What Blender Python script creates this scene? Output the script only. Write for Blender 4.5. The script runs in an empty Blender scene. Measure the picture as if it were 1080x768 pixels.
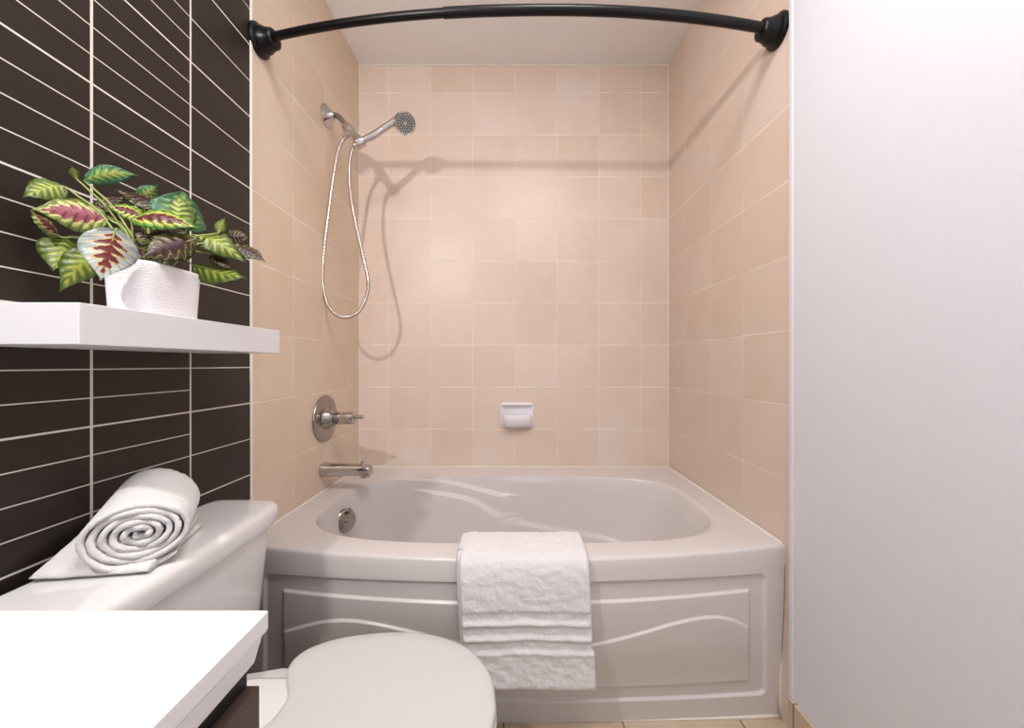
import bpy, bmesh, math, random
from mathutils import Vector, Matrix, noise
random.seed(7)
C = bpy.context.scene.collection
PI = math.pi
CZ = 1.008            # eye height
F = 391.0             # focal length in pixels of the 1080 wide frame
XL, XR, YB, CEIL = -0.7646, 0.7553, 1.822, 2.477
YF = -1.45

def P(px, py, d):
    return Vector(((px - 543) * d / F, d, CZ - (py - 384) * d / F))

def sm(a, b, x):
    t = max(0.0, min(1.0, (x - a) / (b - a)))
    return t * t * (3 - 2 * t)

# ------------------------------------------------------------------ objects
def tag(o, label=None, cat=None, group=None, kind=None):
    if label: o['label'] = label
    if cat: o['category'] = cat
    if group: o['group'] = group
    if kind: o['kind'] = kind
    return o

def empty(name, loc, label, cat):
    o = bpy.data.objects.new(name, None)
    C.objects.link(o); o.location = loc; o.empty_display_size = 0.05
    tag(o, label, cat)
    return o

def link(name, bm, mats, parent=None, smooth=True, angle=None):
    bmesh.ops.recalc_face_normals(bm, faces=bm.faces)
    me = bpy.data.meshes.new(name)
    bm.to_mesh(me); bm.free()
    for m in (mats if isinstance(mats, (list, tuple)) else [mats]):
        me.materials.append(m)
    if smooth:
        me.polygons.foreach_set('use_smooth', [True] * len(me.polygons))
        if angle is not None:
            me.set_sharp_from_angle(angle=angle)
    o = bpy.data.objects.new(name, me)
    C.objects.link(o)
    if parent is not None:
        o.parent = parent
        o.matrix_parent_inverse = Matrix.Translation(-Vector(parent.location))
    return o

def bev(o, w, seg=3):
    m = o.modifiers.new('bevel', 'BEVEL'); m.width = w; m.segments = seg
    m.limit_method = 'ANGLE'; m.angle_limit = math.radians(40); m.harden_normals = False
    return o

def box(bm, a, b):
    vs = [bm.verts.new((x, y, z)) for z in (a[2], b[2]) for y in (a[1], b[1]) for x in (a[0], b[0])]
    for f in ((0, 1, 3, 2), (4, 5, 7, 6), (0, 1, 5, 4), (2, 3, 7, 6), (0, 2, 6, 4), (1, 3, 7, 5)):
        bm.faces.new([vs[i] for i in f])

def grid(bm, rows, closed_u=False, closed_v=False):
    V = [[bm.verts.new(p) for p in r] for r in rows]
    n, m = len(V), len(V[0])
    for i in range(n if closed_v else n - 1):
        for j in range(m if closed_u else m - 1):
            a, b, c, d = V[i][j], V[i][(j + 1) % m], V[(i + 1) % n][(j + 1) % m], V[(i + 1) % n][j]
            if len({a, b, c, d}) == 4:
                bm.faces.new((a, b, c, d))
    return V

def frame_of(t):
    t = t.normalized()
    u = Vector((0, 0, 1)) if abs(t.z) < .95 else Vector((1, 0, 0))
    s = t.cross(u).normalized()
    return s, s.cross(t).normalized()

def catmull(pts, n=8):
    pts = [Vector(p) for p in pts]
    out = []
    for i in range(len(pts) - 1):
        p0 = pts[max(i - 1, 0)]; p1 = pts[i]; p2 = pts[i + 1]; p3 = pts[min(i + 2, len(pts) - 1)]
        for k in range(n):
            t = k / n
            out.append(0.5 * ((2 * p1) + (-p0 + p2) * t + (2 * p0 - 5 * p1 + 4 * p2 - p3) * t * t + (-p0 + 3 * p1 - 3 * p2 + p3) * t ** 3))
    out.append(pts[-1])
    return out

def tube(bm, pts, rad, seg=20, caps=True, flat=1.0):
    pts = [Vector(p) for p in pts]
    if not isinstance(rad, (list, tuple)): rad = [rad] * len(pts)
    t = (pts[1] - pts[0]).normalized(); s, u = frame_of(t)
    rows = []
    for i, p in enumerate(pts):
        nt = (pts[min(i + 1, len(pts) - 1)] - pts[max(i - 1, 0)])
        if nt.length > 1e-9:
            nt.normalize()
            q = t.rotation_difference(nt); s = q @ s; u = q @ u; t = nt
        rows.append([p + (s * math.cos(a) + u * math.sin(a) * flat) * rad[i] for a in [2 * PI * k / seg for k in range(seg)]])
    V = grid(bm, rows, closed_u=True)
    if caps:
        bm.faces.new(V[0]); bm.faces.new(V[-1])

def lathe(bm, o, axis, prof, seg=40, caps=True):
    """prof: list of (distance along the axis, radius)"""
    o = Vector(o); axis = Vector(axis).normalized(); s, u = frame_of(axis)
    rows = [[o + axis * h + (s * math.cos(a) + u * math.sin(a)) * r for a in [2 * PI * k / seg for k in range(seg)]] for h, r in prof]
    V = grid(bm, rows, closed_u=True)
    if caps:
        bm.faces.new(V[0]); bm.faces.new(V[-1])

def rrect(cx, cy, hx, hy, n=6.0, N=96, ph=0.0):
    pts = []
    for k in range(N):
        a = 2 * PI * k / N + ph
        c, s = math.cos(a), math.sin(a)
        pts.append((cx + hx * math.copysign(abs(c) ** (2 / n), c), cy + hy * math.copysign(abs(s) ** (2 / n), s)))
    return pts

# ---------------------------------------------------------------- materials
class NT:
    def __init__(s, name):
        s.m = bpy.data.materials.new(name); s.m.use_nodes = True
        s.t = s.m.node_tree; s.n = s.t.nodes; s.b = s.n['Principled BSDF']
    def add(s, typ, **kw):
        nd = s.n.new(typ)
        for k, v in kw.items(): setattr(nd, k, v)
        return nd
    def put(s, sock, v):
        if isinstance(v, bpy.types.NodeSocket): s.t.links.new(v, sock)
        else: sock.default_value = v
    def math(s, op, a, b=0.0, c=0.0):
        nd = s.add('ShaderNodeMath', operation=op)
        s.put(nd.inputs[0], a); s.put(nd.inputs[1], b); s.put(nd.inputs[2], c)
        return nd.outputs[0]
    def mix(s, f, a, b, bt='MIX'):
        nd = s.add('ShaderNodeMix', data_type='RGBA', blend_type=bt)
        s.put(nd.inputs[0], f); s.put(nd.inputs[6], a); s.put(nd.inputs[7], b)
        return nd.outputs[2]
    def mixf(s, f, a, b):
        nd = s.add('ShaderNodeMix', data_type='FLOAT')
        s.put(nd.inputs[0], f); s.put(nd.inputs[2], a); s.put(nd.inputs[3], b)
        return nd.outputs[0]
    def noise(s, vec, scale, detail=3.0, rough=.5):
        nd = s.add('ShaderNodeTexNoise')
        if vec is not None: s.put(nd.inputs['Vector'], vec)
        nd.inputs['Scale'].default_value = scale; nd.inputs['Detail'].default_value = detail
        nd.inputs['Roughness'].default_value = rough
        return nd.outputs['Fac']
    def ramp(s, f, stops, interp='LINEAR'):
        nd = s.add('ShaderNodeValToRGB'); nd.color_ramp.interpolation = interp
        while len(nd.color_ramp.elements) < len(stops): nd.color_ramp.elements.new(.5)
        for e, (p, c) in zip(nd.color_ramp.elements, stops):
            e.position = p; e.color = (*c, 1)
        s.put(nd.inputs[0], f)
        return nd.outputs[0]
    def bump(s, h, strength=.3, dist=.002):
        nd = s.add('ShaderNodeBump')
        nd.inputs['Strength'].default_value = strength; nd.inputs['Distance'].default_value = dist
        s.put(nd.inputs['Height'], h)
        s.t.links.new(nd.outputs[0], s.b.inputs['Normal'])
    def pos(s):
        g = s.add('ShaderNodeNewGeometry')
        sp = s.add('ShaderNodeSeparateXYZ'); s.put(sp.inputs[0], g.outputs['Position'])
        return g.outputs['Position'], sp.outputs
    def base(s, c, rough=.5, metal=0.0, spec=.5):
        s.put(s.b.inputs['Base Color'], c if isinstance(c, bpy.types.NodeSocket) else (*c, 1))
        s.put(s.b.inputs['Roughness'], rough); s.put(s.b.inputs['Metallic'], metal)
        s.put(s.b.inputs['Specular IOR Level'], spec)

def plain(name, c, rough=.4, metal=0.0, spec=.5, vary=.03, scale=14.0, bump=0.0, bscale=200.0, coat=0.0):
    m = NT(name); p, _ = m.pos()
    n = m.noise(p, scale, 3)
    col = m.mix(n, tuple(max(0, v * (1 - vary)) for v in c) + (1,), tuple(min(1, v * (1 + vary)) for v in c) + (1,))
    m.base(col, m.mixf(n, rough * .9, rough * 1.1), metal, spec)
    if coat: m.b.inputs['Coat Weight'].default_value = coat; m.b.inputs['Coat Roughness'].default_value = .04
    if bump: m.bump(m.noise(p, bscale, 2), bump, .001)
    return m.m

MOD = .2067           # tile module, 8 inch tiles and their joints
Z0 = 1.515 % MOD      # height of one horizontal joint

def line(m, v, off, mod, w, soft=.0006):
    """1 on joints of width w, 0 on the tile"""
    a = m.math('SUBTRACT', v, off)
    fr = m.math('PINGPONG', a, mod / 2)      # distance to the nearest joint
    mr = m.add('ShaderNodeMapRange', interpolation_type='SMOOTHSTEP')
    m.put(mr.inputs['Value'], fr)
    mr.inputs['From Min'].default_value = w / 2 - soft; mr.inputs['From Max'].default_value = w / 2 + soft
    mr.inputs['To Min'].default_value = 1; mr.inputs['To Max'].default_value = 0
    return mr.outputs[0]

def beige_tile(name, axis, off, k=(1, 1, 1)):
    m = NT(name); p, xyz = m.pos()
    u, z = xyz[axis], xyz['Z']
    gv = line(m, u, off, MOD, .0032, .0010)
    gh = line(m, z, Z0, MOD, .0036, .0010)
    # one random value per tile
    cu = m.math('FLOOR', m.math('DIVIDE', m.math('SUBTRACT', u, off), MOD))
    cv = m.math('FLOOR', m.math('DIVIDE', m.math('SUBTRACT', z, Z0), MOD))
    cb = m.add('ShaderNodeCombineXYZ'); m.put(cb.inputs[0], cu); m.put(cb.inputs[1], cv)
    wn = m.add('ShaderNodeTexWhiteNoise', noise_dimensions='2D'); m.put(wn.inputs['Vector'], cb.outputs[0])
    n1 = m.noise(p, 3.2, 4, .6)
    # glaze clouds: every tile shows its own piece of cloud
    ad = m.add('ShaderNodeVectorMath', operation='MULTIPLY_ADD')
    m.put(ad.inputs[0], cb.outputs[0]); ad.inputs[1].default_value = (3.7, 5.1, 0); m.put(ad.inputs[2], p)
    n2 = m.noise(ad.outputs[0], 7.0, 5, .62)
    tone = m.math('ADD', m.math('MULTIPLY', wn.outputs['Value'], .40), m.math('MULTIPLY', n2, .75))
    col = m.ramp(tone, [(.22, (.655 * k[0], .51 * k[1], .405 * k[2])), (.50, (.70 * k[0], .565 * k[1], .48 * k[2])), (.85, (.735 * k[0], .62 * k[1], .56 * k[2]))])
    col = m.mix(m.ramp(n1, [(.35, (0, 0, 0)), (.75, (1, 1, 1))]), col, (.69 * k[0], .54 * k[1], .435 * k[2], 1))
    # the joints are grouted almost in the tone of the tile, lighter here and there
    vis = m.ramp(m.noise(p, 5.5, 3, .6), [(.40, (.15,) * 3), (.62, (.9,) * 3)])
    g = m.math('MAXIMUM', m.math('MULTIPLY', gv, .75), gh)
    gm = m.math('MULTIPLY', g, vis)
    col = m.mix(gm, col, (.92, .83, .72, 1))
    m.base(col, m.mixf(g, m.mixf(n2, .30, .44), .7), 0, .45)
    h = m.math('ADD', m.math('MULTIPLY', g, -1.0), m.math('MULTIPLY', n2, .25))
    m.bump(h, .35, .0015)
    return m.m

def dark_tile(name):
    m = NT(name); p, xyz = m.pos()
    u, z = xyz['Y'], xyz['Z']
    seam = line(m, u, .6695, .2045, .0046, .0006)
    bold = line(m, z, Z0, MOD, .0034, .0006)
    fine = line(m, z, Z0, MOD / 4, .0020, .0005)
    half = line(m, z, Z0, MOD / 2, .0024, .0005)
    far = m.math('GREATER_THAN', u, .874)
    hl = m.mixf(far, fine, half)
    g = m.math('MAXIMUM', m.math('MAXIMUM', seam, bold), hl)
    n = m.noise(p, 5, 4, .6)
    st = m.add('ShaderNodeMapping'); st.inputs['Scale'].default_value = (1, 6, 90); m.put(st.inputs['Vector'], p)
    n2 = m.noise(st.outputs[0], 6, 3, .6)
    col = m.mix(m.math('MULTIPLY', m.math('ADD', n, n2), .5), (.016, .0105, .0082, 1), (.034, .024, .019, 1))
    col = m.mix(g, col, (.73, .68, .60, 1))
    m.base(col, m.mixf(g, m.mixf(n, .36, .46), .8), 0, .35)
    m.bump(m.math('ADD', m.math('MULTIPLY', g, -1.0), m.math('MULTIPLY', n2, .12)), .35, .0012)
    return m.m

def floor_tile():
    m = NT('floor_tile'); p, xyz = m.pos()
    g = m.math('MAXIMUM', line(m, xyz['X'], .303, .334, .005, .0008), line(m, xyz['Y'], .98, .334, .005, .0008))
    n = m.noise(p, 6, 5, .65)
    col = m.ramp(n, [(.3, (.48, .37, .26)), (.7, (.60, .48, .36))])
    col = m.mix(g, col, (.20, .15, .10, 1))
    m.base(col, m.mixf(g, .4, .85)); m.bump(m.math('MULTIPLY', g, -1.0), .4, .002)
    return m.m

def terry(name, c=(.80, .775, .785)):
    m = NT(name); p, _ = m.pos()
    n = m.noise(p, 330, 3, .7); n2 = m.noise(p, 60, 3, .6)
    col = m.mix(n, tuple(v * .86 for v in c) + (1,), tuple(min(1, v * 1.08) for v in c) + (1,))
    m.base(col, .95, 0, .15)
    m.b.inputs['Sheen Weight'].default_value = .35; m.b.inputs['Sheen Roughness'].default_value = .6
    m.bump(m.math('ADD', n, m.math('MULTIPLY', n2, .8)), .75, .003)
    return m.m

def chrome(name, c=(.55, .53, .52), rough=.08):
    m = NT(name); p, _ = m.pos(); n = m.noise(p, 40, 3)
    m.base((*c,), m.mixf(n, rough * .6, rough * 1.6), 1.0); return m.m

def leafmat(name, core, mid, edge, w1, w2, vein=.16, cut=.12):
    """core colour along the midrib, a mid band, the leaf's margin"""
    m = NT(name)
    uv = m.add('ShaderNodeUVMap'); uv.uv_map = 'UVMap'
    sp = m.add('ShaderNodeSeparateXYZ'); m.put(sp.inputs[0], uv.outputs[0])
    r = m.math('ABSOLUTE', m.math('SUBTRACT', m.math('MULTIPLY', sp.outputs[0], 2), 1))
    v = sp.outputs[1]
    p, _ = m.pos(); n = m.noise(p, 170, 4, .7)
    ph = m.math('MULTIPLY', m.math('SUBTRACT', v, m.math('MULTIPLY', r, .16)), 44)
    wv = m.math('SINE', ph)
    rr = m.math('ADD', r, m.math('ADD', m.math('MULTIPLY', wv, vein * .6), m.math('MULTIPLY', m.math('SUBTRACT', n, .5), .95)))
    # the core stops short of base and tip
    ends = m.math('MULTIPLY', m.math('POWER', m.math('ABSOLUTE', m.math('SUBTRACT', m.math('MULTIPLY', v, 2), .95)), 3.0), .55)
    rr = m.math('ADD', rr, ends)
    col = m.ramp(rr, [(0, core), (w1 - .05, core), (w1 + .05, mid), (w2 - .08, mid), (w2 + .08, edge), (1, edge)])
    dk = m.math('MULTIPLY', m.math('GREATER_THAN', m.math('SINE', m.math('ADD', ph, 1.6)), .80), cut * 3)
    col = m.mix(dk, col, tuple(k * .35 for k in core) + (1,))
    m.base(col, .42, 0, .4)
    m.b.inputs['Subsurface Weight'].default_value = 0.0
    m.bump(m.math('ADD', wv, n), .3, .001)
    return m.m

M = dict(
    back=beige_tile('beige_tile_back', 'X', 0.0),
    left=beige_tile('beige_tile_left', 'Y', 1.073, (1, .99, .90)),
    right=beige_tile('beige_tile_right', 'Y', 1.225),
    dark=dark_tile('dark_tile'), floor=floor_tile(),
    paint=plain('white_wall_paint', (.725, .725, .775), .55, vary=.01, bump=.06, bscale=260),
    ceil=plain('ceiling_paint', (.80, .775, .75), .8, vary=.02, bump=.12, bscale=180),
    acrylic=plain('tub_acrylic', (.655, .615, .60), .24, vary=.01, scale=4, coat=.15),
    china=plain('white_china', (.74, .73, .73), .14, vary=.01, scale=5, coat=.4),
    seat=plain('seat_plastic', (.60, .59, .585), .32, vary=.01, scale=5),
    top=plain('counter_ceramic', (.80, .80, .81), .22, vary=.006, coat=.2),
    shelf=plain('shelf_lacquer', (.74, .735, .75), .35, vary=.008),
    cab=plain('cabinet_veneer', (.060, .036, .030), .42, vary=.15, scale=9),
    black=plain('cabinet_black', (.006, .005, .005), .5),
    chrome=chrome('chrome'), satin=chrome('worn_chrome', (.36, .34, .31), .20),
    hose=chrome('hose_metal', (.60, .53, .50), .20),
    rod=plain('black_rod_paint', (.0035, .003, .0035), .33, spec=.28, vary=.1),
    pot=plain('pot_ceramic', (.84, .81, .82), .5, vary=.01),
    soap=plain('soap_dish_china', (.80, .77, .80), .15, vary=.01, coat=.4),
    grey=plain('nozzle_rubber', (.50, .48, .46), .5), face=plain('spray_face', (.20, .19, .18), .3, metal=.7),
    caulk=plain('sealant', (.76, .71, .64), .6, vary=.08, scale=40),
    edge=plain('white_edge_trim', (.84, .78, .72), .45),
    bead=plain('corner_bead_paint', (.72, .72, .76), .45),
    terry=terry('white_terry'), terry2=terry('white_terry_rolled', (.80, .79, .78)),
    soil=plain('dark_moss', (.03, .035, .015), .9, vary=.4, scale=60),
    stem=plain('leaf_stem', (.30, .36, .10), .5, vary=.2, scale=60),
)
LEAF = dict(
    P=leafmat('leaf_pink_core', (.24, .055, .075), (.50, .50, .17), (.13, .19, .035), .46, .70, .18, .22),
    W=leafmat('leaf_pale_rim', (.13, .014, .016), (.62, .46, .22), (.36, .41, .38), .34, .50, .34, .14),
    Y=leafmat('leaf_lime', (.27, .31, .045), (.085, .13, .014), (.05, .085, .012), .34, .76, .5, .26),
    G=leafmat('leaf_green', (.30, .30, .07), (.15, .28, .05), (.025, .12, .055), .20, .52, .3, .2),
    D=leafmat('leaf_maroon', (.035, .006, .008), (.19, .18, .03), (.022, .026, .008), .58, .76, .35, .25),
    M=leafmat('leaf_maroon_lime', (.10, .018, .018), (.46, .48, .09), (.09, .22, .025), .44, .68, .16, .15),
)

# ------------------------------------------------------------------ setting
def struct(name, a, b, mat, bevel=0):
    bm = bmesh.new(); box(bm, a, b)
    o = link(name, bm, mat, smooth=False); tag(o, kind='structure')
    if bevel: bev(o, bevel, 2)
    return o
T = .06
struct('floor', (XL - T, YF - T, -T), (XR + T, YB + T, 0), M['floor'])
struct('ceiling', (XL - T, YF - T, CEIL), (XR + T, YB + T, CEIL + T), M['ceil'])
struct('wall_back', (XL - T, YB, 0), (XR + T, YB + T, CEIL), M['back'])
struct('wall_front', (XL - T, YF - T, 0), (XR + T, YF, CEIL), M['paint'])
bm = bmesh.new(); box(bm, (XL - T, YF, 0), (XL, 1.0725, CEIL)); n0 = len(bm.faces)
box(bm, (XL - T, 1.0725, 0), (XL, YB, CEIL))
bm.faces.ensure_lookup_table()
for f in bm.faces[n0:]: f.material_index = 1
tag(link('wall_left', bm, [M['dark'], M['left']], smooth=False), kind='structure')
bm = bmesh.new(); box(bm, (XR, 1.0, 0), (XR + T, YB, CEIL)); n0 = len(bm.faces)
box(bm, (XR - .010, YF, 0), (XR + T, 1.0, CEIL))
bm.faces.ensure_lookup_table()
for f in bm.faces[n0:]: f.material_index = 1
tag(link('wall_right', bm, [M['right'], M['paint']], smooth=False), kind='structure')
struct('trim_1', (XL, 1.069, 0), (XL + .003, 1.078, CEIL), M['edge'], .001)     # strip where dark and beige tiles meet
struct('trim_2', (XR - .012, .992, .108), (XR + .002, 1.008, CEIL), M['bead'], .0035)  # corner bead of the painted wall
struct('baseboard_right', (XR - .019, YF, 0), (XR - .0095, 1.002, .108), M['floor'], .002)
# grout and sealant in the corners of the alcove
bm = bmesh.new()
for x in (XL, XR - .004): box(bm, (x, YB - .004, .503), (x + .004, YB, CEIL))
tag(link('trim_3', bm, M['caulk'], smooth=False), kind='structure')
struct('trim_4', (XL, YB - .005, CEIL - .004), (XR, YB, CEIL), M['caulk'])

# ------------------------------------------------------------------ bathtub
RIM = CZ - .505
def front(x): return 1.037 - .082 * (1 - min(1, abs(x) / .765) ** 2)
tub = empty('bathtub', (0, 1.40, 0), 'white built-in bathtub with bowed rim and panelled apron in the tiled alcove', 'bathtub')

def opening(a):
    # rounded opening of the basin
    c, s = math.cos(a), math.sin(a)
    n = 3.6
    cx, hx, hy = -.003, .658, .307
    x = cx + hx * math.copysign(abs(c) ** (2 / n), c)
    y = 1.362 + hy * math.copysign(abs(s) ** (2 / n), s)
    if s < 0: y -= .012 * (1 - ((x - cx) / hx) ** 2)
    return x, y
def bottom(a):
    c, s = math.cos(a), math.sin(a); n = 3.2
    hx = .50 if c < 0 else .36
    x = -.06 + hx * math.copysign(abs(c) ** (2 / n), c)
    y = 1.372 + .205 * math.copysign(abs(s) ** (2 / n), s)
    return x, y
NA = 640
def outer(i):
    # the same number of points around the wall-to-wall outline, corners kept
    x, y = opening(2 * PI * i / NA)
    c = (-.008, 1.362)
    d = (x - c[0], y - c[1])
    best = 1e9
    if d[0] > 1e-6: best = min(best, (XR - c[0]) / d[0])
    if d[0] < -1e-6: best = min(best, (XL - c[0]) / d[0])
    if d[1] > 1e-6: best = min(best, (YB - c[1]) / d[1])
    isf = False
    if d[1] < -1e-6:
        k = (1.037 - c[1]) / d[1]
        if k <= best: best = k; isf = True
    px, py = c[0] + d[0] * best, c[1] + d[1] * best
    return px, py, isf
OUT = [outer(i) for i in range(NA)]
for corner in ((XL, YB), (XR, YB), (XL, 1.037), (XR, 1.037)):
    k = min(range(NA), key=lambda i: (OUT[i][0] - corner[0]) ** 2 + (OUT[i][1] - corner[1]) ** 2)
    OUT[k] = (corner[0], corner[1], corner[1] < 1.1)

def outline(inset):
    r = []
    for x, y, isf in OUT:
        y = min(y, YB - .0015)
        if isf or y < 1.04:
            y = front(x) + inset
        else:
            # pull the points of the side walls so that they never pass the bowed front
            y = max(y, front(x) + inset)
        r.append((x, y))
    return r

L1 = [(-.52, -.503), (-.40, -.513), (-.30, -.524), (-.22, -.542), (-.13, -.565), (-.04, -.588)]
L2 = [(-.42, -.552), (-.355, -.563), (-.21, -.592), (-.12, -.635), (-.03, -.678), (.06, -.705), (.25, -.735), (.465, -.760), (.55, -.775)]
L1 = [(p.x, p.y) for p in catmull([(a, b, 0) for a, b in L1], 8)]
L2 = [(p.x, p.y) for p in catmull([(a, b, 0) for a, b in L2], 8)]
def interp(L, x):
    if x <= L[0][0]: return L[0][1]
    for (a, b), (c, d) in zip(L, L[1:]):
        if x <= c:
            return b + (d - b) * (x - a) / (c - a)
    return L[-1][1]

prof = catmull([(0, 0, 0), (.012, -.004, 0), (.035, -.018, 0), (.09, -.06, 0), (.17, -.13, 0), (.30, -.22, 0), (.46, -.29, 0), (.64, -.335, 0), (.82, -.353, 0), (1, -.358, 0)], 20)
bm = bmesh.new()
rows = []
# under-lip, lip, rounded front edge, flat rim
for inset, dz in ((.0, -.0585), (.0, -.045), (.0005, -.025), (.001, -.009), (.0022, -.0045), (.005, -.0015), (.010, 0)):
    rows.append([(x, y, RIM + dz) for x, y in outline(inset)])
o1 = outline(.010)
for k in range(1, 7):
    t = k / 7
    row = []
    for i in range(NA):
        xo, yo = o1[i]; xi, yi = opening(2 * PI * i / NA)
        row.append((xo + (xi - xo) * t, yo + (yi - yo) * t, RIM + .0015 * math.sin(PI * t)))
    rows.append(row)
for q in prof:
    s, dz = q[0], q[1]
    row = []
    for i in range(NA):
        a = 2 * PI * i / NA
        xi, yi = opening(a); xb, yb = bottom(a)
        x, y, z = xi + (xb - xi) * s, yi + (yb - yi) * s, RIM + dz
        bw = sm(.55, .95, math.sin(a)) * (1 - sm(.55, .9, s))          # only on the far side
        if bw > 0:
            zr = z - CZ
            a1 = sm(-.0035, .0035, interp(L1, x) - zr) * (1 - sm(-.05, 0.0, x)) * sm(-.56, -.46, x)
            a2 = sm(-.0035, .0035, interp(L2, x) - zr) * sm(-.46, -.34, x) * (1 - sm(.44, .56, x))
            a3 = sm(-.005, .02, -.512 - zr) * sm(-.06, .03, x) * (1 - sm(.05, .22, x)) * .5
            y -= bw * (.018 * a1 + .017 * a2 + .010 * a3)
        row.append((x, y, z))
    rows.append(row)
V = grid(bm, rows, closed_u=True)
bm.faces.new(V[-1])
o = link('basin', bm, M['acrylic'], tub)
o.data.set_sharp_from_angle(angle=math.radians(60))

WV = catmull([(-.66, .262, 0), (-.60, .285, 0), (-.52, .312, 0), (-.443, .324, 0), (-.36, .319, 0), (-.27, .302, 0), (-.16, .276, 0), (-.05, .255, 0), (.05, .250, 0), (.14, .256, 0), (.23, .270, 0), (.33, .293, 0), (.43, .318, 0), (.52, .327, 0), (.58, .316, 0), (.63, .292, 0), (.66, .272, 0)], 8)
def wave(x):
    for a, b in zip(WV, WV[1:]):
        if x <= b.x:
            t = max(0, (x - a.x) / (b.x - a.x)); return a.y + (b.y - a.y) * t
    return WV[-1].y
def sdbox(x, z, x0, x1, z0, z1, r):
    cx, cz, hx, hz = (x0 + x1) / 2, (z0 + z1) / 2, (x1 - x0) / 2 - r, (z1 - z0) / 2 - r
    dx, dz = abs(x - cx) - hx, abs(z - cz) - hz
    return math.hypot(max(dx, 0), max(dz, 0)) + min(max(dx, dz), 0) - r
bm = bmesh.new()
rows = []
NX, NZ = 560, 230
for j in range(NZ + 1):
    z = .4478 * j / NZ
    row = []
    for i in range(NX + 1):
        x = XL + (XR - .002 - XL) * i / NX
        yt = front(x) + .0006
        yb = 1.062 - .012 * (1 - (x / .765) ** 2)
        y = yb + (yt - yb) * sm(-.1, .43, z)
        xe = x * 1.016 / y      # the panel widens a little towards the floor
        d = sdbox(xe, z + .014 * (x / .69) ** 2 * sm(.2, .44, z), -.690, .690, .068, .4445, .02)
        y += .008 * (1 - sm(-.007, .0, d))
        d2 = sdbox(xe, z, -.640, .648, .112, .390 - .012 * (0), .006)
        y -= .007 * (1 - sm(-.006, 0, d2))
        inside = 1 - sm(-.012, -.004, d2)
        y -= .0060 * inside * sm(-.003, .003, wave(x) - z) * sm(.0, .12, z - .13)
        row.append((x, y, z))
    rows.append(row)
grid(bm, rows)
o = link('apron', bm, M['acrylic'], tub)
if sum(p.normal.y for p in o.data.polygons) > 0: o.data.flip_normals()
m = o.modifiers.new('thickness', 'SOLIDIFY'); m.thickness = .006; m.offset = -1
# sealant along floor and wall
bm = bmesh.new()
tube(bm, [(XL + (XR - XL) * k / 20, 1.0585 - .012 * (1 - ((XL + (XR - XL) * k / 20) / .765) ** 2), .003) for k in range(21)], .0055, 8)
tube(bm, [(XR - .001, 1.052, .004 + .43 * k / 10) for k in range(11)], .0045, 8)
rp = [(XL + .005, 1.04), (XL + .005, YB - .0055), (XR - .005, YB - .0055), (XR - .005, 1.04)]
tube(bm, [(x, y, RIM + .001) for x, y in rp], .0045, 8)
link('sealant_bead', bm, M['caulk'], tub)
# overflow plate on the left end of the basin, drain in the floor of it
ov = Vector((-.634, 1.395, CZ - .590)); ax = Vector((1, -.62, .22))
bm = bmesh.new()
lathe(bm, ov - ax.normalized() * .012, ax, [(0, .043), (.006, .043), (.012, .040), (.015, .033), (.016, .016), (.017, 0.004)], 40)
lathe(bm, ov - ax.normalized() * .002, ax, [(0, .010), (.008, .010), (.010, .008), (.011, .002)], 24)
tube(bm, [ov + Vector((.003, 0, .028)), ov + Vector((.012, 0, .040)), ov + Vector((.015, -.004, .050))], [.005, .005, .004], 10)
tag(link('overflow_plate', bm, M['satin'], tub), 'tarnished round metal overflow plate')
bm = bmesh.new()
lathe(bm, (-.42, 1.37, RIM - .358), (0, 0, 1), [(0, .036), (.003, .036), (.005, .030), (.003, .022), (.009, .020), (.011, .004)], 32)
link('drain', bm, M['satin'], tub)

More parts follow.
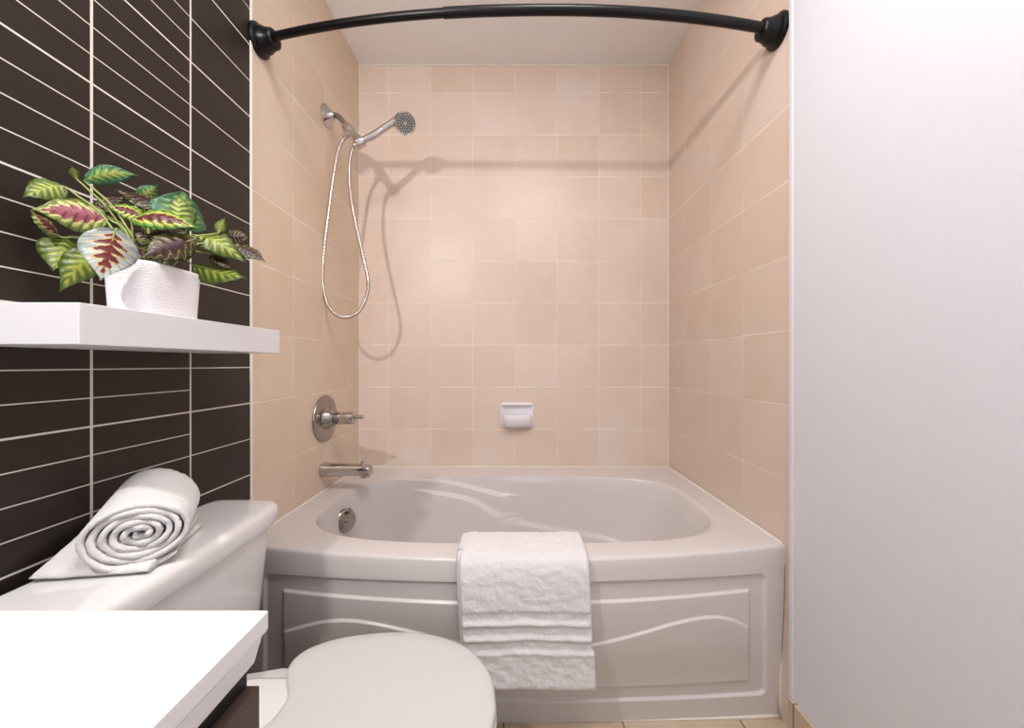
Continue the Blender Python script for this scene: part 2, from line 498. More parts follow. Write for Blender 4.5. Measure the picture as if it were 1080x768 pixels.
# -------------------------------------------------------- towel over the rim
tw = []
def tpath():
    # section of the fold: inside the basin, over the rim, down in front (y, z) at the middle of the tub
    t = .013
    return [(1.150, CZ - .66), (1.118, CZ - .60), (1.098, CZ - .545), (1.086, CZ - .510), (1.066, CZ - .492), (1.035, CZ - .4875),
            (.995, CZ - .4870), (.962, CZ - .4890), (.940, CZ - .498), (.930, CZ - .520), (.926, CZ - .56), (.925, CZ - .62),
            (.927, CZ - .70), (.930, CZ - .76), (.930, CZ - .815)]
def towel_sheet(bm, x0, x1, xb0, xb1, off, zend, thick, bands, seed):
    pts = [Vector((0, y, z)) for y, z in tpath()]
    pts[-1].z = CZ + zend
    path = catmull(pts, 16)
    # even resample
    ln = [0]
    for a, b in zip(path, path[1:]): ln.append(ln[-1] + (b - a).length)
    n = 150
    even = []
    k = 0
    for i in range(n + 1):
        s = ln[-1] * i / n
        while k < len(ln) - 2 and ln[k + 1] < s: k += 1
        t = (s - ln[k]) / max(1e-9, ln[k + 1] - ln[k])
        even.append(path[k].lerp(path[k + 1], t))
    nx = 110
    outer_, inner_ = [], []
    for i, p in enumerate(even):
        tg = (even[min(i + 1, n)] - even[max(i - 1, 0)]).normalized()
        nr = Vector((0, tg.z, -tg.y))
        if i < 4 and False: pass
        # outward: away from the rim
        if (p + nr - Vector((0, 1.02, CZ - .56))).length < (p - nr - Vector((0, 1.02, CZ - .56))).length: nr = -nr
        fall = sm(CZ - .50, CZ + zend, p.z) if p.y < .96 else 1 - 1
        fall = max(0, min(1, (CZ - .50 - p.z) / .34)) if p.y < .97 else 0
        ro, ri = [], []
        for j in range(nx + 1):
            u = j / nx
            a = x0 + (xb0 - x0) * fall; b = x1 + (xb1 - x1) * fall
            x = a + (b - a) * u
            if bands: x += .005 * u * (1 - sm(-.722, -.712, p.z - CZ)) * (1 if p.y < .96 else 0)
            e = min(u, 1 - u) * (b - a)
            rnd = math.sqrt(max(0, 1 - (1 - min(1, e / .010)) ** 2))
            end = math.sqrt(max(0, 1 - (1 - min(1, (n - i) / 4)) ** 2)) if i > n - 4 else 1
            h = thick * .5 * max(.12, rnd) * max(.15, end)
            zz = p.z - CZ
            bump = .0022 * noise.noise(Vector((x * 38 + seed, zz * 55 + p.y * 55, seed))) + .0016 * noise.noise(Vector((x * 120, p.z * 150 + p.y * 150, seed * 3)))
            if bands and p.y < .96:
                w = .0016 * math.sin(x * 21 + 1.0) + .0009 * math.sin(x * 60) + .0008 * noise.noise(Vector((x * 90, 0, 3)))
                for (zc, hw, amp) in ((-.644, .0055, .0065), (-.6815, .006, .0065)):
                    bump += amp * math.exp(-((zz - zc - w) / hw) ** 2)
                flat = sm(-.721, -.715, zz - w) * (1 - sm(-.618, -.612, zz - w))
                bump = bump * 1.0 - .0035 * flat
                bump += .0045 * math.exp(-((zz + .7166 - w) / .005) ** 2)
            wob = .004 * math.sin(x * 17 + seed) * fall
            q = Vector((x, p.y - off * (1 if p.y < .96 else 0), p.z))
            bow = (front(x) - front(0)) * 0.9
            q.y += bow * (1 if p.y < 1.0 else .3) + wob
            if p.y > .97 or True:
                pass
            ro.append(q + nr * (h + bump * rnd)); ri.append(q - nr * h)
        outer_.append(ro); inner_.append(ri)
    Vo = grid(bm, outer_); Vi = grid(bm, inner_)
    for i in range(n):
        for j in (0, nx): bm.faces.new((Vo[i][j], Vo[i + 1][j], Vi[i + 1][j], Vi[i][j]))
    for j in range(nx):
        for i in (0, n): bm.faces.new((Vo[i][j], Vo[i][j + 1], Vi[i][j + 1], Vi[i][j]))
bm = bmesh.new()
towel_sheet(bm, -.141, .186, -.122, .199, .004, -.815, .017, True, 1.3)
o = link('towel_front_layer', bm, M['terry'])
front_layer = o
bm = bmesh.new()
towel_sheet(bm, -.150, .170, -.132, .176, -.012, -.780, .014, False, 5.1)
o2 = link('towel_back_layer', bm, M['terry'])
bt = empty('bath_towel', (.02, .95, CZ - .815), 'white terry bath towel with ribbed bands draped over the front rim of the bathtub', 'towel')
for k in (o, o2):
    k.parent = bt; k.matrix_parent_inverse = Matrix.Translation(-Vector(bt.location))

# ------------------------------------------------------------------- toilet
toi = empty('toilet', (-.40, .66, 0), 'white toilet with closed lid between the vanity and the bathtub', 'toilet')
TZ = CZ - .337
def loft(bm, sections, cap=True):
    V = grid(bm, sections, closed_u=True)
    if cap: bm.faces.new(V[0]); bm.faces.new(V[-1])
def tank_ring(x0, x1, y0, y1, z, n=7):
    # flat against the wall, rounded at the front corners
    pts = []
    cy, hy = (y0 + y1) / 2, (y1 - y0) / 2
    N = 96
    for k in range(N):
        a = 2 * PI * k / N; c, s = math.cos(a), math.sin(a)
        nn = n if c > 0 else 14
        cx = (x0 + x1) / 2; hx = (x1 - x0) / 2
        x = cx + hx * math.copysign(abs(c) ** (2 / nn), c)
        y = cy + hy * math.copysign(abs(s) ** (2 / nn), s)
        x += .010 * (1 - ((y - cy) / hy) ** 2) * (1 if c > 0 else 0)
        pts.append((x, y, z))
    return pts
# tank body
bm = bmesh.new()
secs = []
for z, ins in ((CZ - .685, .050), (CZ - .680, .038), (CZ - .66, .030), (CZ - .60, .024), (CZ - .50, .014), (CZ - .42, .006), (CZ - .378, .004)):
    secs.append(tank_ring(-.742, -.582 - ins * .55, .424 + ins, .912 - ins, z))
loft(bm, secs)
link('tank', bm, M['china'], toi, angle=math.radians(50))
bm = bmesh.new()
secs = []
for z, g in ((-.383, -.012), (-.381, -.003), (-.374, 0), (-.352, 0), (-.344, -.003), (-.339, -.009), (-.337, -.018), (-.3365, -.04)):
    secs.append(tank_ring(-.746 - g * 0, -.572 + g, .406 - g, .934 + g, CZ + z, 6))
loft(bm, secs)
link('tank_lid', bm, M['china'], toi, angle=math.radians(50))
# seat lid outline, an elongated round front and a straight hinge side
def seat_outline(grow=0.0, N=96):
    cy = .662
    K = [(-.419, 0), (-.422, -.026), (-.440, -.052), (-.456, -.078), (-.461, -.107), (-.446, -.138), (-.40, -.166), (-.34, -.181), (-.27, -.188), (-.20, -.182), (-.13, -.158), (-.08, -.120), (-.045, -.065), (-.033, 0)]
    half = catmull([(a, b, 0) for a, b in K], 6)
    pts = [(p.x, p.y) for p in half]
    full = pts + [(x, -y) for x, y in reversed(pts[1:-1])]
    cx = -.25
    r = []
    for x, y in full:
        d = math.hypot(x - cx, y); r.append((cx + (x - cx) * (1 + grow / d), cy + y * (1 + grow / d)))
    return r
LZ = CZ - .610
bm = bmesh.new()
secs = []
for z, g in ((-.022, -.006), (-.021, -.001), (-.016, .0), (-.008, 0), (-.003, -.003), (-.0005, -.009), (.0015, -.03), (.003, -.08), (.0035, -.14)):
    secs.append([(x, y, LZ + z) for x, y in seat_outline(g)])
loft(bm, secs)
link('lid', bm, M['seat'], toi, angle=math.radians(60))
bm = bmesh.new()
secs = []
for z, g in ((-.043, -.010), (-.040, -.003), (-.034, 0.001), (-.027, .001), (-.024, -.004)):
    secs.append([(x, y, LZ + z) for x, y in seat_outline(g)])
loft(bm, secs)
link('seat', bm, M['seat'], toi, angle=math.radians(60))
# bowl: rim, tapering body, foot; one casting with the deck under the tank
bm = bmesh.new()
secs = []
for z, sx, sy, cx in ((.358, .205, .178, -.245), (.350, .210, .184, -.245), (.325, .208, .182, -.247), (.28, .195, .168, -.255), (.22, .170, .140, -.275), (.15, .150, .112, -.305), (.08, .165, .108, -.325), (.03, .185, .118, -.335), (0.0, .190, .122, -.335)):
    secs.append([(x, y, z) for x, y in rrect(cx, .662, sx, sy, 2.4, 72)])
loft(bm, secs)
secs = []
for z, x1, hy in ((.10, -.46, .095), (.20, -.45, .10), (.30, -.43, .115), (.315, -.42, .135), (.342, -.42, .145), (.350, -.425, .140)):
    secs.append([(x, y, z) for x, y in rrect((-.735 + x1) / 2, .662, (x1 + .735) / 2, hy, 6, 48)])
secs = [[(x, y, min(z, .3205) if x < -.56 else z) for x, y, z in s] for s in secs]
loft(bm, secs)
link('bowl', bm, M['china'], toi, angle=math.radians(60))
bm = bmesh.new()
secs = []
for z, g in ((.349, 0), (.380, 0), (.386, -.003), (.389, -.010)):
    secs.append([(x, y, z) for x, y in rrect(-.470, .662, .075 + g, .076 + g, 6, 48)])
loft(bm, secs)
link('hinge', bm, M['china'], toi, angle=math.radians(50))

# -------------------------------------------------------------- rolled towel
def roll():
    C0 = Vector((-.612, .603)); A = Vector((-.56, .828)).normalized(); H = Vector((A.y, -A.x))
    L = .145; zb = TZ + .0015
    turns = 5.4; t = .0084; r0 = .0035
    def section(f):
        # f 0..1 along the axis; returns two offset polylines (a, b)
        sc = 1.0 + .16 * f
        n = 330
        cl = []
        # S-shaped heart, then the spiral
        for i in range(n + 1):
            u = i / n
            th = u * turns * 2 * PI
            r = r0 + (.0555 - r0) * (u ** .93)
            loose = .004 * sm(.93, 1.0, u)
            r += loose
            ang = -.85 - (turns * 2 * PI - th) + f * .25
            wob = 1 + .045 * math.sin(ang * 2 + 1.2 + f) + .02 * math.sin(ang * 3 + f * 2)
            cl.append((r * wob * 1.20 * math.cos(ang), r * wob * .95 * math.sin(ang)))
        out = []
        for i in range(n + 1):
            a = cl[max(0, i - 1)]; b = cl[min(n, i + 1)]
            dx, dy = b[0] - a[0], b[1] - a[1]; d = math.hypot(dx, dy) or 1
            tp = math.sqrt(max(.05, 1 - max(0, (i - n + 6) / 6) ** 2))
            h = t * .5 * tp * .96
            sh_, sv_ = 1.0 - .06 * f, 1.0 + .26 * f
            out.append(((cl[i][0] - dy / d * h) * sh_, (cl[i][1] + dx / d * h) * sv_, (cl[i][0] + dy / d * h) * sh_, (cl[i][1] - dx / d * h) * sv_))
        return out
    bm = bmesh.new()
    NS = 26
    R1, R2 = [], []
    for k in range(NS + 1):
        f = k / NS
        S = section(f)
        low = min(min(q[1], q[3]) for q in S)
        r1, r2 = [], []
        for i, (a1, b1, a2, b2) in enumerate(S):
            edge = .0035 * math.sin(i * .11) + .002 * math.sin(i * .37) if k in (0,) else (.004 * math.sin(i * .09) if k == NS else 0)
            base = C0 + A * (L * f + edge)
            shr = 1.0
            def w(a, b, s):
                z = zb + (b - low)
                q = base + H * a
                v = Vector((max(q.x, XL + .006), q.y, z))
                nz = noise.noise(Vector((v.x * 150, v.y * 150, v.z * 150))) * .0016 + noise.noise(Vector((v.x * 22, v.y * 22, v.z * 22 + s))) * .0016
                return v + Vector((H.x * nz, H.y * nz, nz))
            r1.append(w(a1, b1, 0)); r2.append(w(a2, b2, 0))
        R1.append(r1); R2.append(r2)
    V1 = grid(bm, R1); V2 = grid(bm, R2)
    n = len(R1[0]) - 1
    for k in (0, NS):
        for i in range(n): bm.faces.new((V1[k][i], V1[k][i + 1], V2[k][i + 1], V2[k][i]))
    for i in (0, n):
        for k in range(NS): bm.faces.new((V1[k][i], V1[k + 1][i], V2[k + 1][i], V2[k][i]))
    return bm
rt = empty('rolled_towel', (-.66, .66, TZ), 'white towel rolled into a spiral lying on the toilet tank lid', 'towel')
link('roll', roll(), M['terry2'], rt)
# loose end of the towel running out under the roll and up against the wall
bm = bmesh.new()
NU, NV = 44, 30
top_, bot_ = [], []
for i in range(NU + 1):
    u = i / NU
    tr, br = [], []
    for j in range(NV + 1):
        v = j / NV
        n0 = Vector((-.585, .590, TZ + .008)).lerp(Vector((-.640, .760, TZ + .008)), v)
        n1 = Vector((-.742, .566, TZ + .009)).lerp(Vector((-.750, .672, TZ + .062)), v)
        p = n0.lerp(n1, u)
        sag = -math.sin(PI * u) * .020 * v
        p.z = max(TZ + .0075, p.z + sag) + .0018 * noise.noise(Vector((u * 6, v * 6, 3)))
        e = min(min(u, 1 - u) * 4, 1) if u > .5 else 1
        e = min(1 - u, v, 1 - v)
        th = .0062 * math.sqrt(max(.03, 1 - (1 - min(1, e / .06)) ** 2))
        nrm = Vector((.35 * v, 0, 1)).normalized()
        tr.append(p + nrm * (th + .0008 * noise.noise(p * 110))); br.append(p - nrm * th)
    top_.append(tr); bot_.append(br)
Vt = grid(bm, top_); Vb = grid(bm, bot_)
for i in range(NU):
    for j in (0, NV): bm.faces.new((Vt[i][j], Vt[i + 1][j], Vb[i + 1][j], Vb[i][j]))
for j in range(NV):
    for i in (0, NU): bm.faces.new((Vt[i][j], Vt[i][j + 1], Vb[i][j + 1], Vb[i][j]))
link('loose_end', bm, M['terry2'], rt)

# ------------------------------------------------------------------- vanity
VX, VY, VZ = -.2365, .357, CZ - .2365
top = empty('vanity_countertop', (-.5, -.05, VZ - .055), 'thick white ceramic counter in the near left corner beside the toilet', 'countertop')
bm = bmesh.new()
y0 = -.62
def slab(x1, y1, z): return [(XL + .001, y0, z), (x1, y0, z), (x1, y1, z), (XL + .001, y1, z)]
secs = [slab(VX - .014, VY - .011, VZ - .0505), slab(VX - .009, VY - .006, VZ - .045), slab(VX - .0045, VY - .002, VZ - .023), slab(VX, VY, VZ - .018), slab(VX, VY, VZ)]
loft(bm, secs)
o = link('slab', bm, M['top'], top, smooth=False); bev(o, .0022, 3)
cabi = empty('vanity_cabinet', (-.5, -.05, 0), 'dark brown vanity cabinet under the white counter', 'cabinet')
bm = bmesh.new(); box(bm, (XL + .002, y0 + .01, .12), (VX - .022, VY - .011, VZ - .0515))
bev(link('body', bm, M['cab'], cabi, smooth=False), .002)
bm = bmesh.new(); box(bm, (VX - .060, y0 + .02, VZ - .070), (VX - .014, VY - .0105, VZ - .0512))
link('gap_shade_strip', bm, M['black'], cabi, smooth=False)  # black strip: shade of the gap under the counter put into its colour
for k, (a, b) in enumerate(((y0 + .012, -.134), (-.130, VY - .010))):
    bm = bmesh.new(); box(bm, (VX - .021, a, .125), (VX - .002, b, VZ - .064))
    bev(link('door', bm, M['cab'], cabi, smooth=False), .0015)
bm = bmesh.new(); box(bm, (XL + .03, y0 + .05, 0), (VX - .08, VY - .06, .12))
link('plinth', bm, M['black'], cabi, smooth=False)

# -------------------------------------------------------------------- shelf
SX, S0, S1, ST, SB = -.575, .489, .907, CZ + .0815, CZ + .0258
bm = bmesh.new(); box(bm, (XL + .0005, S0, SB), (SX, S1, ST))
o = link('floating_shelf', bm, M['shelf'], smooth=False); bev(o, .0012, 2)
tag(o, 'thick white floating shelf on the dark tiles, carrying the potted plant', 'shelf')

# ------------------------------------------------------------- potted plant
pl = empty('potted_plant', (-.632, .655, ST), 'variegated green and maroon leafy plant in a ribbed white pot on the floating shelf', 'plant')
bm = bmesh.new()
secs = []
PH = .0875
def pring(z, g):
    return [(x, y, z) for x, y in rrect(-.6345, .655, .0405 + g, .0585 + g, 4.2, 120)]
secs.append(pring(ST + .0005, -.003))
NR = 22
for k in range(NR * 8 + 1):
    f = k / (NR * 8)
    z = ST + .002 + (PH - .006) * f
    secs.append(pring(z, -.003 + .004 * f + .0007 * abs(math.sin(PI * f * NR))))
secs.append(pring(ST + PH - .002, .0012)); secs.append(pring(ST + PH, .000)); secs.append(pring(ST + PH, -.0025))
secs.append(pring(ST + PH - .003, -.0045)); secs.append(pring(ST + PH - .016, -.005))
V = grid(bm, secs, closed_u=True); bm.faces.new(V[0]); bm.faces.new(V[-1])
for f in bm.faces[-1:]: f.material_index = 1
o = link('pot', bm, [M['pot'], M['soil']], pl)
bm = bmesh.new(); secs = []
for z, g in ((PH - .020, -.006), (PH - .012, -.006), (PH - .008, -.012), (PH - .006, -.030)):
    secs.append(pring(ST + z, g))
loft(bm, secs); link('moss', bm, M['soil'], pl)

# px base, px tip, depth at base, depth at tip, width in px, kind, roll of the blade, droop
LV = [
    ((68, 197), (24, 207), .585, .545, 24, 'Y', .25, .10),
    ((114, 231), (33, 219), .615, .550, 34, 'P', -.15, .06),
    ((89, 190), (146, 184), .610, .640, 17, 'G', .35, .16),
    ((81, 189), (76, 175), .600, .590, 8, 'Y', .0, .02),
    ((64, 250), (32, 221), .590, .560, 19, 'P', .5, .05),
    ((72, 250), (55, 285), .600, .575, 31, 'Y', .2, .05),
    ((103, 265), (63, 306), .600, .570, 27, 'Y', -.3, .16),
    ((122, 242), (106, 294), .562, .548, 40, 'W', .0, .02),
    ((138, 252), (72, 236), .630, .590, 15, 'G', -.4, .03),
    ((152, 228), (112, 216), .650, .620, 18, 'M', .2, .05),
    ((170, 220), (122, 199), .680, .650, 24, 'D', .4, .07),
    ((148, 214), (166, 194), .690, .700, 15, 'G', .3, .05),
    ((138, 231), (210, 240), .620, .640, 24, 'M', -.1, .12),
    ((196, 243), (192, 200), .690, .700, 46, 'G', .3, .05),
    ((186, 240), (190, 205), .675, .685, 26, 'Y', -.3, .05),
    ((205, 252), (146, 272), .650, .600, 30, 'D', .1, .05),
    ((196, 246), (148, 248), .660, .630, 22, 'D', .3, .05),
    ((207, 248), (259, 276), .700, .720, 24, 'Y', .2, .13),
    ((230, 246), (237, 229), .710, .715, 9, 'Y', .1, .02),
    ((238, 252), (263, 250), .730, .740, 17, 'D', .2, .10),
    ((247, 258), (280, 275), .730, .745, 17, 'D', -.2, .05),
    ((204, 280), (259, 291), .700, .715, 26, 'Y', -.2, -.04),
    ((222, 268), (243, 283), .715, .715, 14, 'D', .3, .04),
    ((176, 262), (138, 240), .670, .650, 24, 'D', .2, .06),
    ((160, 264), (196, 262), .660, .670, 26, 'D', -.3, .05),
    ((150, 250), (100, 245), .680, .640, 20, 'D', .2, .06),
    ((150, 240), (175, 214), .700, .720, 26, 'M', .4, .05),
    ((165, 235), (205, 222), .700, .730, 22, 'G', .2, .10),
    ((130, 262), (165, 272), .610, .615, 22, 'D', .0, .05),
    ((100, 222), (132, 206), .640, .670, 16, 'D', -.3, .05),
]
keys = list(LEAF)
bm = bmesh.new(); uvl = bm.loops.layers.uv.new('UVMap')
bs = bmesh.new()
ROOT = Vector((-.636, .655, ST + PH - .008))
for idx, (b, tp, d0, d1, w, kind, rl, droop) in enumerate(LV):
    B = P(b[0], b[1], d0); E = P(tp[0], tp[1], d1)
    w = w * 1.12
    B.x = max(B.x, XL + .012); E.x = max(E.x, XL + .010)
    D = E - B; Ln = D.length; D.normalize()
    to_cam = (Vector((0, 0, CZ)) - (B + E) / 2).normalized()
    nr = (to_cam * .8 + Vector((.15, 0, .45)) + Vector((rl * .3, rl * .3, 0))).normalized()
    nr = (nr - D * nr.dot(D)).normalized()
    S = D.cross(nr).normalized()
    q = Matrix.Rotation(rl * .8, 3, D); nr = q @ nr; S = q @ S
    hw = w * (d0 + d1) / 2 / F * .5
    nv, nu = 18, 10
    rows = []
    for i in range(nv + 1):
        v = i / nv
        prof_ = (math.sin(PI * v ** .74)) ** (.80 + .5 * v) if v < 1 else 0
        prof_ = max(prof_, .02)
        row = []
        for j in range(nu + 1):
            u = 2 * j / nu - 1
            wd = u * prof_ * hw
            arch = math.sin(PI * v) * droop * Ln
            fold = -abs(u) ** 1.3 * prof_ * hw * .30 + .0012 * math.sin(v * 36) * abs(u) + .12 * hw * math.sin(v * 9 + idx) * u * u
            tipd = -.10 * Ln * v * v
            p = B + D * (Ln * v) + S * wd + nr * (fold + arch * .6) + Vector((0, 0, arch * .5 + tipd * .3))
            p.x = max(p.x, XL + .003)
            row.append(p)
        rows.append(row)
    V = [[bm.verts.new(p) for p in r] for r in rows]
    for i in range(nv):
        for j in range(nu):
            f = bm.faces.new((V[i][j], V[i][j + 1], V[i + 1][j + 1], V[i + 1][j]))
            f.material_index = keys.index(kind)
            for lp, (a, c) in zip(f.loops, ((i, j), (i, j + 1), (i + 1, j + 1), (i + 1, j))):
                lp[uvl].uv = (c / nu, a / nv)
    # petiole
    st = ROOT + Vector((random.uniform(-.018, .018), random.uniform(-.03, .03), 0))
    mid = st.lerp(B, .5) + Vector((.0, 0, .022))
    mid2 = st.lerp(B, .85) + Vector((0, 0, .008))
    pth = catmull([st, mid, mid2, B, B + D * Ln * .25], 6)
    tube(bs, pth, [.0017 - .0008 * k / len(pth) for k in range(len(pth))], 7)
me = bpy.data.meshes.new('foliage'); bm.normal_update(); bm.to_mesh(me); bm.free()
for k in keys: me.materials.append(LEAF[k])
me.polygons.foreach_set('use_smooth', [True] * len(me.polygons))
fo = bpy.data.objects.new('foliage', me); C.objects.link(fo); fo.parent = pl
fo.matrix_parent_inverse = Matrix.Translation(-Vector(pl.location))
sd = fo.modifiers.new('thickness', 'SOLIDIFY'); sd.thickness = .0006
link('stem', bs, M['stem'], pl)

# --------------------------------------------------------------- shower rod
rod = empty('shower_curtain_rod', (0, 1.05, CZ + .95), 'curved black shower curtain rod spanning the alcove under the ceiling', 'curtain rod')
RA = Vector((XL, 1.103, CZ + .962)); RB = Vector((XR, 1.060, CZ + .951))
def rodp(t):
    p = RA.lerp(RB, t)
    p.y -= .077 * (1 - abs(2 * t - 1) ** 2.2)
    p.z += .002 * math.sin(PI * t)
    return p
sp = .375
bm = bmesh.new(); tube(bm, [rodp(.03 + (sp + .02 - .03) * k / 30) for k in range(31)], .0112, 24); link('inner_tube', bm, M['rod'], rod, angle=1)
bm = bmesh.new(); tube(bm, [rodp(sp + (.97 - sp) * k / 50) for k in range(51)], .0130, 24); link('outer_tube', bm, M['rod'], rod, angle=1)
for p, q in ((RA, rodp(.07)), (RB, rodp(.93))):
    bm = bmesh.new()
    wall_n = Vector((1, 0, 0)) if p.x < 0 else Vector((-1, 0, 0))
    ax = ((q - p).normalized() * .6 + wall_n * .4).normalized()
    # base plate flat on the wall, then a cup that leans along the rod
    lathe(bm, p, wall_n, [(0.0005, .044), (.004, .0455), (.009, .0445), (.012, .041), (.014, .038)], 44)
    lathe(bm, p + wall_n * .008, ax, [(0, .036), (.010, .0365), (.018, .035), (.026, .031), (.034, .0285), (.040, .0275), (.046, .0265), (.050, .022), (.051, .013)], 44)
    link('flange', bm, M['rod'], rod, angle=math.radians(35))

# -------------------------------------------------------------- hand shower
sh = empty('hand_shower', (XL, 1.502, CZ + 1.0), 'chrome hand shower with looping hose on the left tiled wall above the bath', 'shower')
D_ = 1.49
esc = Vector((XL, 1.502, CZ + 1.005))
bm = bmesh.new()
lathe(bm, esc, (1, 0, 0), [(.0005, .043), (.003, .044), (.007, .040), (.014, .030), (.022, .021), (.030, .017), (.034, .0145)], 44)
tag(link('wall_plate', bm, M['chrome'], sh, angle=math.radians(35)))
bm = bmesh.new()
a1 = P(361, 127, 1.49); a2 = P(368, 137, 1.48); 
tube(bm, catmull([esc + Vector((.02, 0, 0)), P(355, 122, 1.498), a1, a2], 8), .0105, 20)
link('shower_arm', bm, M['satin'], sh)
# ball joint and bracket body
bm = bmesh.new()
dd = (P(377, 148, 1.47) - P(363, 131, 1.485)).normalized(); o_ = P(364, 132, 1.484)
lathe(bm, o_, dd, [(0, .013), (.004, .017), (.020, .019), (.024, .0215), (.038, .0215), (.044, .018), (.056, .0165), (.066, .018), (.078, .016), (.082, .006)], 32)
lathe(bm, P(368.5, 141, 1.478), Vector((-.9, -.1, -.45)), [(-.004, .013), (.012, .0135), (.018, .011), (.030, .0095)], 24)
link('bracket', bm, M['chrome'], sh, angle=math.radians(35))
# cradle that holds the handle
hb = P(376.5, 152, 1.455); ht = P(412, 131, 1.485)
ha = (ht - hb).normalized()
bm = bmesh.new()
lathe(bm, hb - ha * .006, ha, [(0, .016), (.004, .0205), (.030, .0215), (.036, .019), (.038, .014)], 32)
tube(bm, [P(373, 143, 1.472), P(378, 149, 1.460)], [.013, .014], 20)
link('cradle', bm, M['chrome'], sh, angle=math.radians(35))
bm = bmesh.new()
hp = catmull([hb - ha * .018, hb + ha * .03, P(393, 143.5, 1.47), P(404, 136, 1.48), ht, P(417, 128, 1.49)], 8)
tube(bm, hp, [.0105 + .0035 * math.sin(PI * k / (len(hp) - 1)) + .004 * sm(.7, 1, k / (len(hp) - 1)) for k in range(len(hp))], 24)
link('handle', bm, M['chrome'], sh)
hc = P(427, 130, 1.49); hn = Vector((.30, -.70, -.62)).normalized()
bm = bmesh.new()
lathe(bm, hc - hn * .030, hn, [(-.006, .006), (0, .020), (.006, .029), (.014, .036), (.024, .041), (.032, .0425), (.038, .0415), (.040, .039), (.0385, .036)], 44)
tube(bm, [P(413, 130.5, 1.49), P(419, 127.5, 1.493), P(424, 126, 1.495)], [.0135, .019, .024], 24)
link('shower_head', bm, M['chrome'], sh, angle=math.radians(35))
bm = bmesh.new()
lathe(bm, hc + hn * .0060, hn, [(0, .0365), (.0020, .0365), (.0030, .034), (.0030, .002)], 40)
fc = link('spray_face', bm, M['face'], sh, angle=math.radians(35))
bm = bmesh.new(); s_, u_ = frame_of(hn)
for R, n in ((.030, 20), (.022, 14), (.013, 9)):
    for k in range(n):
        a = 2 * PI * k / n
        lathe(bm, hc + hn * .0085 + (s_ * math.cos(a) + u_ * math.sin(a)) * R, hn, [(0, .0028), (.0022, .0022), (.0024, .0006)], 8)
lathe(bm, hc + hn * .0085, hn, [(0, .0075), (.002, .0065), (.0024, .001)], 20)
link('nozzle', bm, M['grey'], sh)
bm = bmesh.new()
hpts = [P(367, 143, 1.476), P(362, 148, 1.478), P(356.5, 160, 1.48), P(352, 185, 1.48), P(347, 222, 1.48), P(341.5, 268, 1.48), P(340.5, 298, 1.48), P(346, 322, 1.48), P(356, 332.5, 1.478), P(367, 334.5, 1.475), P(379, 328, 1.472), P(387, 311, 1.47), P(388, 294, 1.47), P(381, 262, 1.468), P(374, 230, 1.465), P(369, 198, 1.463), P(369, 172, 1.46), P(372, 158, 1.458), P(375.5, 153, 1.456)]
hpath = catmull(hpts, 60)
hr = [.0072 + .0007 * math.sin(k * 1.15) for k in range(len(hpath))]
tube(bm, hpath, hr, 14)
link('hose', bm, M['hose'], sh)

# -------------------------------------------------------------- valve, spout
vc = Vector((XL, 1.487, CZ - .2175))
va = empty('shower_valve', vc, 'round chrome shower valve with lever handle on the left tiled wall above the spout', 'tap')
bm = bmesh.new()
lathe(bm, vc, (1, 0, 0), [(.0005, .090), (.004, .0925), (.008, .091), (.011, .085), (.012, .070), (.0125, .045), (.018, .040), (.022, .038)], 60)
link('escutcheon', bm, M['satin'], va, angle=math.radians(35))
bm = bmesh.new()
lathe(bm, vc + Vector((.014, 0, 0)), (1, 0, 0), [(0, .040), (.016, .036), (.024, .030), (.030, .022), (.034, .020)], 40)
link('collar', bm, M['satin'], va, angle=math.radians(35))
bm = bmesh.new()
h0 = vc + Vector((.040, 0, 0))
lathe(bm, h0, Vector((1, -.06, .02)), [(0, .022), (.006, .0255), (.070, .0245), (.082, .0225), (.086, .018), (.088, .008)], 36)
tube(bm, [h0 + Vector((.074, -.004, .008)), h0 + Vector((.095, -.008, .006)), h0 + Vector((.120, -.012, .008)), h0 + Vector((.124, -.013, .008))], [.009, .0085, .0075, .004], 16)
link('lever_handle', bm, M['chrome'], va, angle=math.radians(35))

sc_ = Vector((XL, 1.475, CZ - .420))
so = empty('tub_spout', sc_, 'chrome bath spout on the left tiled wall just above the tub rim', 'tap')
bm = bmesh.new()
spine = [(0.0005, 0, .0270), (.004, 0, .0300), (.010, 0, .0295), (.05, 0, .0272), (.10, .001, .0255), (.15, .001, .0245), (.178, 0, .0240), (.190, -.002, .0225), (.195, -.004, .016)]
rows = []
for dx, dz, r in spine:
    rows.append([(sc_.x + dx, sc_.y + math.cos(a) * r, sc_.z + dz + math.sin(a) * r * (.92 if math.sin(a) > 0 else 1.0)) for a in [2 * PI * k / 36 for k in range(36)]])
V = grid(bm, rows, closed_u=True); bm.faces.new(V[0]); bm.faces.new(V[-1])
lathe(bm, sc_ + Vector((.168, 0, -.012)), (0, 0, -1), [(0, .020), (.016, .0195), (.019, .017), (.018, .013), (.008, .012)], 28)
link('spout_body', bm, M['chrome'], so, angle=math.radians(40))
bm = bmesh.new()
lathe(bm, sc_ + Vector((.160, 0, .022)), (0, 0, 1), [(0, .006), (.007, .0055), (.008, .0085), (.012, .0085), (.013, .004)], 20)
link('diverter_knob', bm, M['chrome'], so, angle=math.radians(40))

# ---------------------------------------------------------------- soap dish
sd_ = empty('soap_dish', (.010, YB, CZ - .256), 'small white ceramic soap dish fixed in the middle of the beige back wall', 'soap dish')
bm = bmesh.new()
cx, cz = .010, CZ - .250
# back plate with sloped edges
secs = []
for y, g in ((0, 0), (-.006, 0), (-.010, -.004), (-.012, -.012)):
    secs.append([(x, YB + y, z) for x, z in rrect(cx, cz, .083 + g, .062 + g, 9, 64)])
loft(bm, secs)
link('back_plate', bm, M['soap'], sd_, angle=math.radians(35))
bm = bmesh.new()
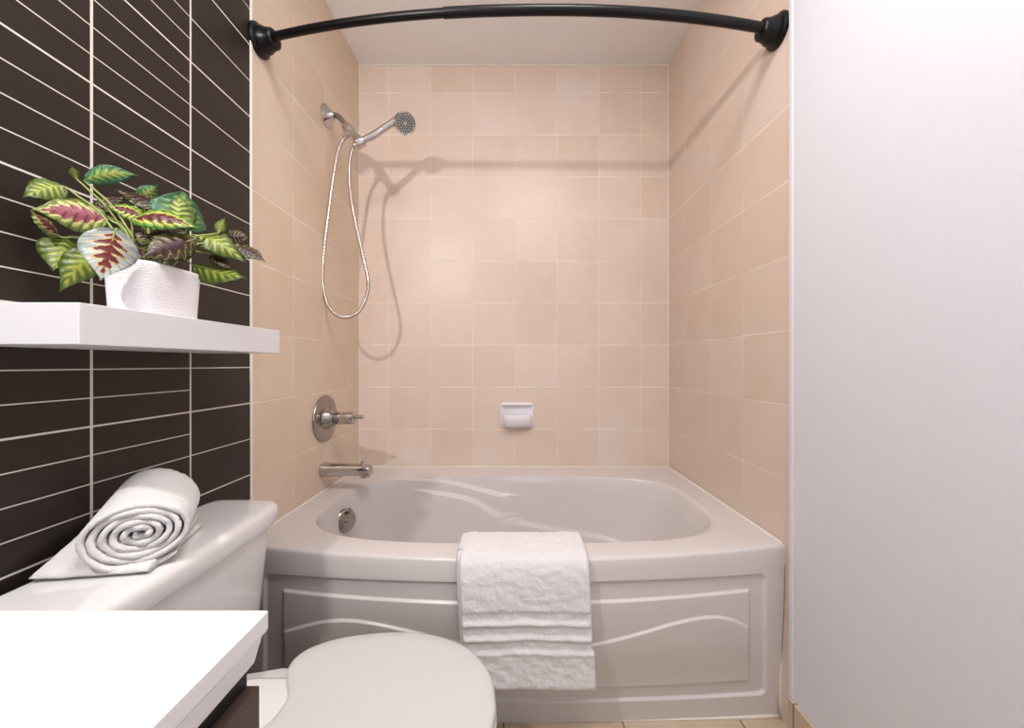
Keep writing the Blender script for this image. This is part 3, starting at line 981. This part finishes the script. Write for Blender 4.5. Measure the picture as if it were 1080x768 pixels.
# scooped tray: closed shell of outer and inner skins
def tray(z, w, d):   # half outline at one height
    pts = []
    for k in range(33):
        a = PI * k / 32
        pts.append((cx + w * math.copysign(abs(math.cos(a)) ** .35, math.cos(a)), YB - .010 - d * abs(math.sin(a)) ** .5, z))
    return pts
rows = [tray(cz - .058, .050, .016), tray(cz - .054, .060, .032), tray(cz - .040, .066, .044), tray(cz - .020, .070, .050), tray(cz + .000, .071, .052), tray(cz + .004, .069, .050),
        tray(cz + .003, .065, .046), tray(cz - .012, .062, .042), tray(cz - .030, .056, .034), tray(cz - .036, .045, .020), tray(cz - .037, .02, .006)]
V = grid(bm, rows)
bm.faces.new(V[0]); bm.faces.new(V[-1])
link('tray', bm, M['soap'], sd_, angle=math.radians(50))
bm = bmesh.new()
tube(bm, catmull([(cx - .066, YB - .010, cz + .050), (cx - .060, YB - .022, cz + .053), (cx, YB - .026, cz + .054), (cx + .060, YB - .022, cz + .053), (cx + .066, YB - .010, cz + .050)], 8), .0065, 12)
link('top_lip', bm, M['soap'], sd_)

# ------------------------------------------------------------------- lights
def lamp(name, typ, loc, energy, col, **kw):
    l = bpy.data.lights.new(name, typ); l.energy = energy; l.color = col
    for k, v in kw.items(): setattr(l, k, v)
    o = bpy.data.objects.new(name, l); C.objects.link(o); o.location = loc
    return o
# bulb of the wall lamp over the mirror, left wall beside the camera
lamp('mirror_lamp', 'POINT', (-.67, -.12, CZ + .933), 44, (1, .945, .92), shadow_soft_size=.022)
# added soft fill from overhead, out of view; no fixture is modelled
o = lamp('overhead_fill', 'AREA', (.15, .30, CEIL - .02), 17, (1, .975, .975), shape='DISK', size=.5)
# added weak cool fill from behind the camera, no opening there
o = lamp('rear_fill', 'AREA', (.2, YF + .03, 1.25), 4, (.80, .87, 1.0), shape='RECTANGLE', size=.9, size_y=1.9)
o.rotation_euler = (math.radians(90), 0, 0)

w = bpy.data.worlds.new('room_world'); bpy.context.scene.world = w; w.use_nodes = True
w.node_tree.nodes['Background'].inputs[0].default_value = (.9, .92, 1, 1)
w.node_tree.nodes['Background'].inputs[1].default_value = .05

cam = bpy.data.cameras.new('camera'); co = bpy.data.objects.new('camera', cam); C.objects.link(co)
co.location = (0, 0, CZ); co.rotation_euler = (math.radians(90), 0, 0)
cam.sensor_width = 36; cam.lens = 36 * F / 1080; cam.shift_x = -3 / 1080; cam.clip_start = .01
sc = bpy.context.scene; sc.camera = co
sc.view_settings.view_transform = 'Standard'; sc.view_settings.look = 'None'
sc.view_settings.exposure = 0.0; sc.view_settings.gamma = 1; sc.view_settings.use_curve_mapping = False
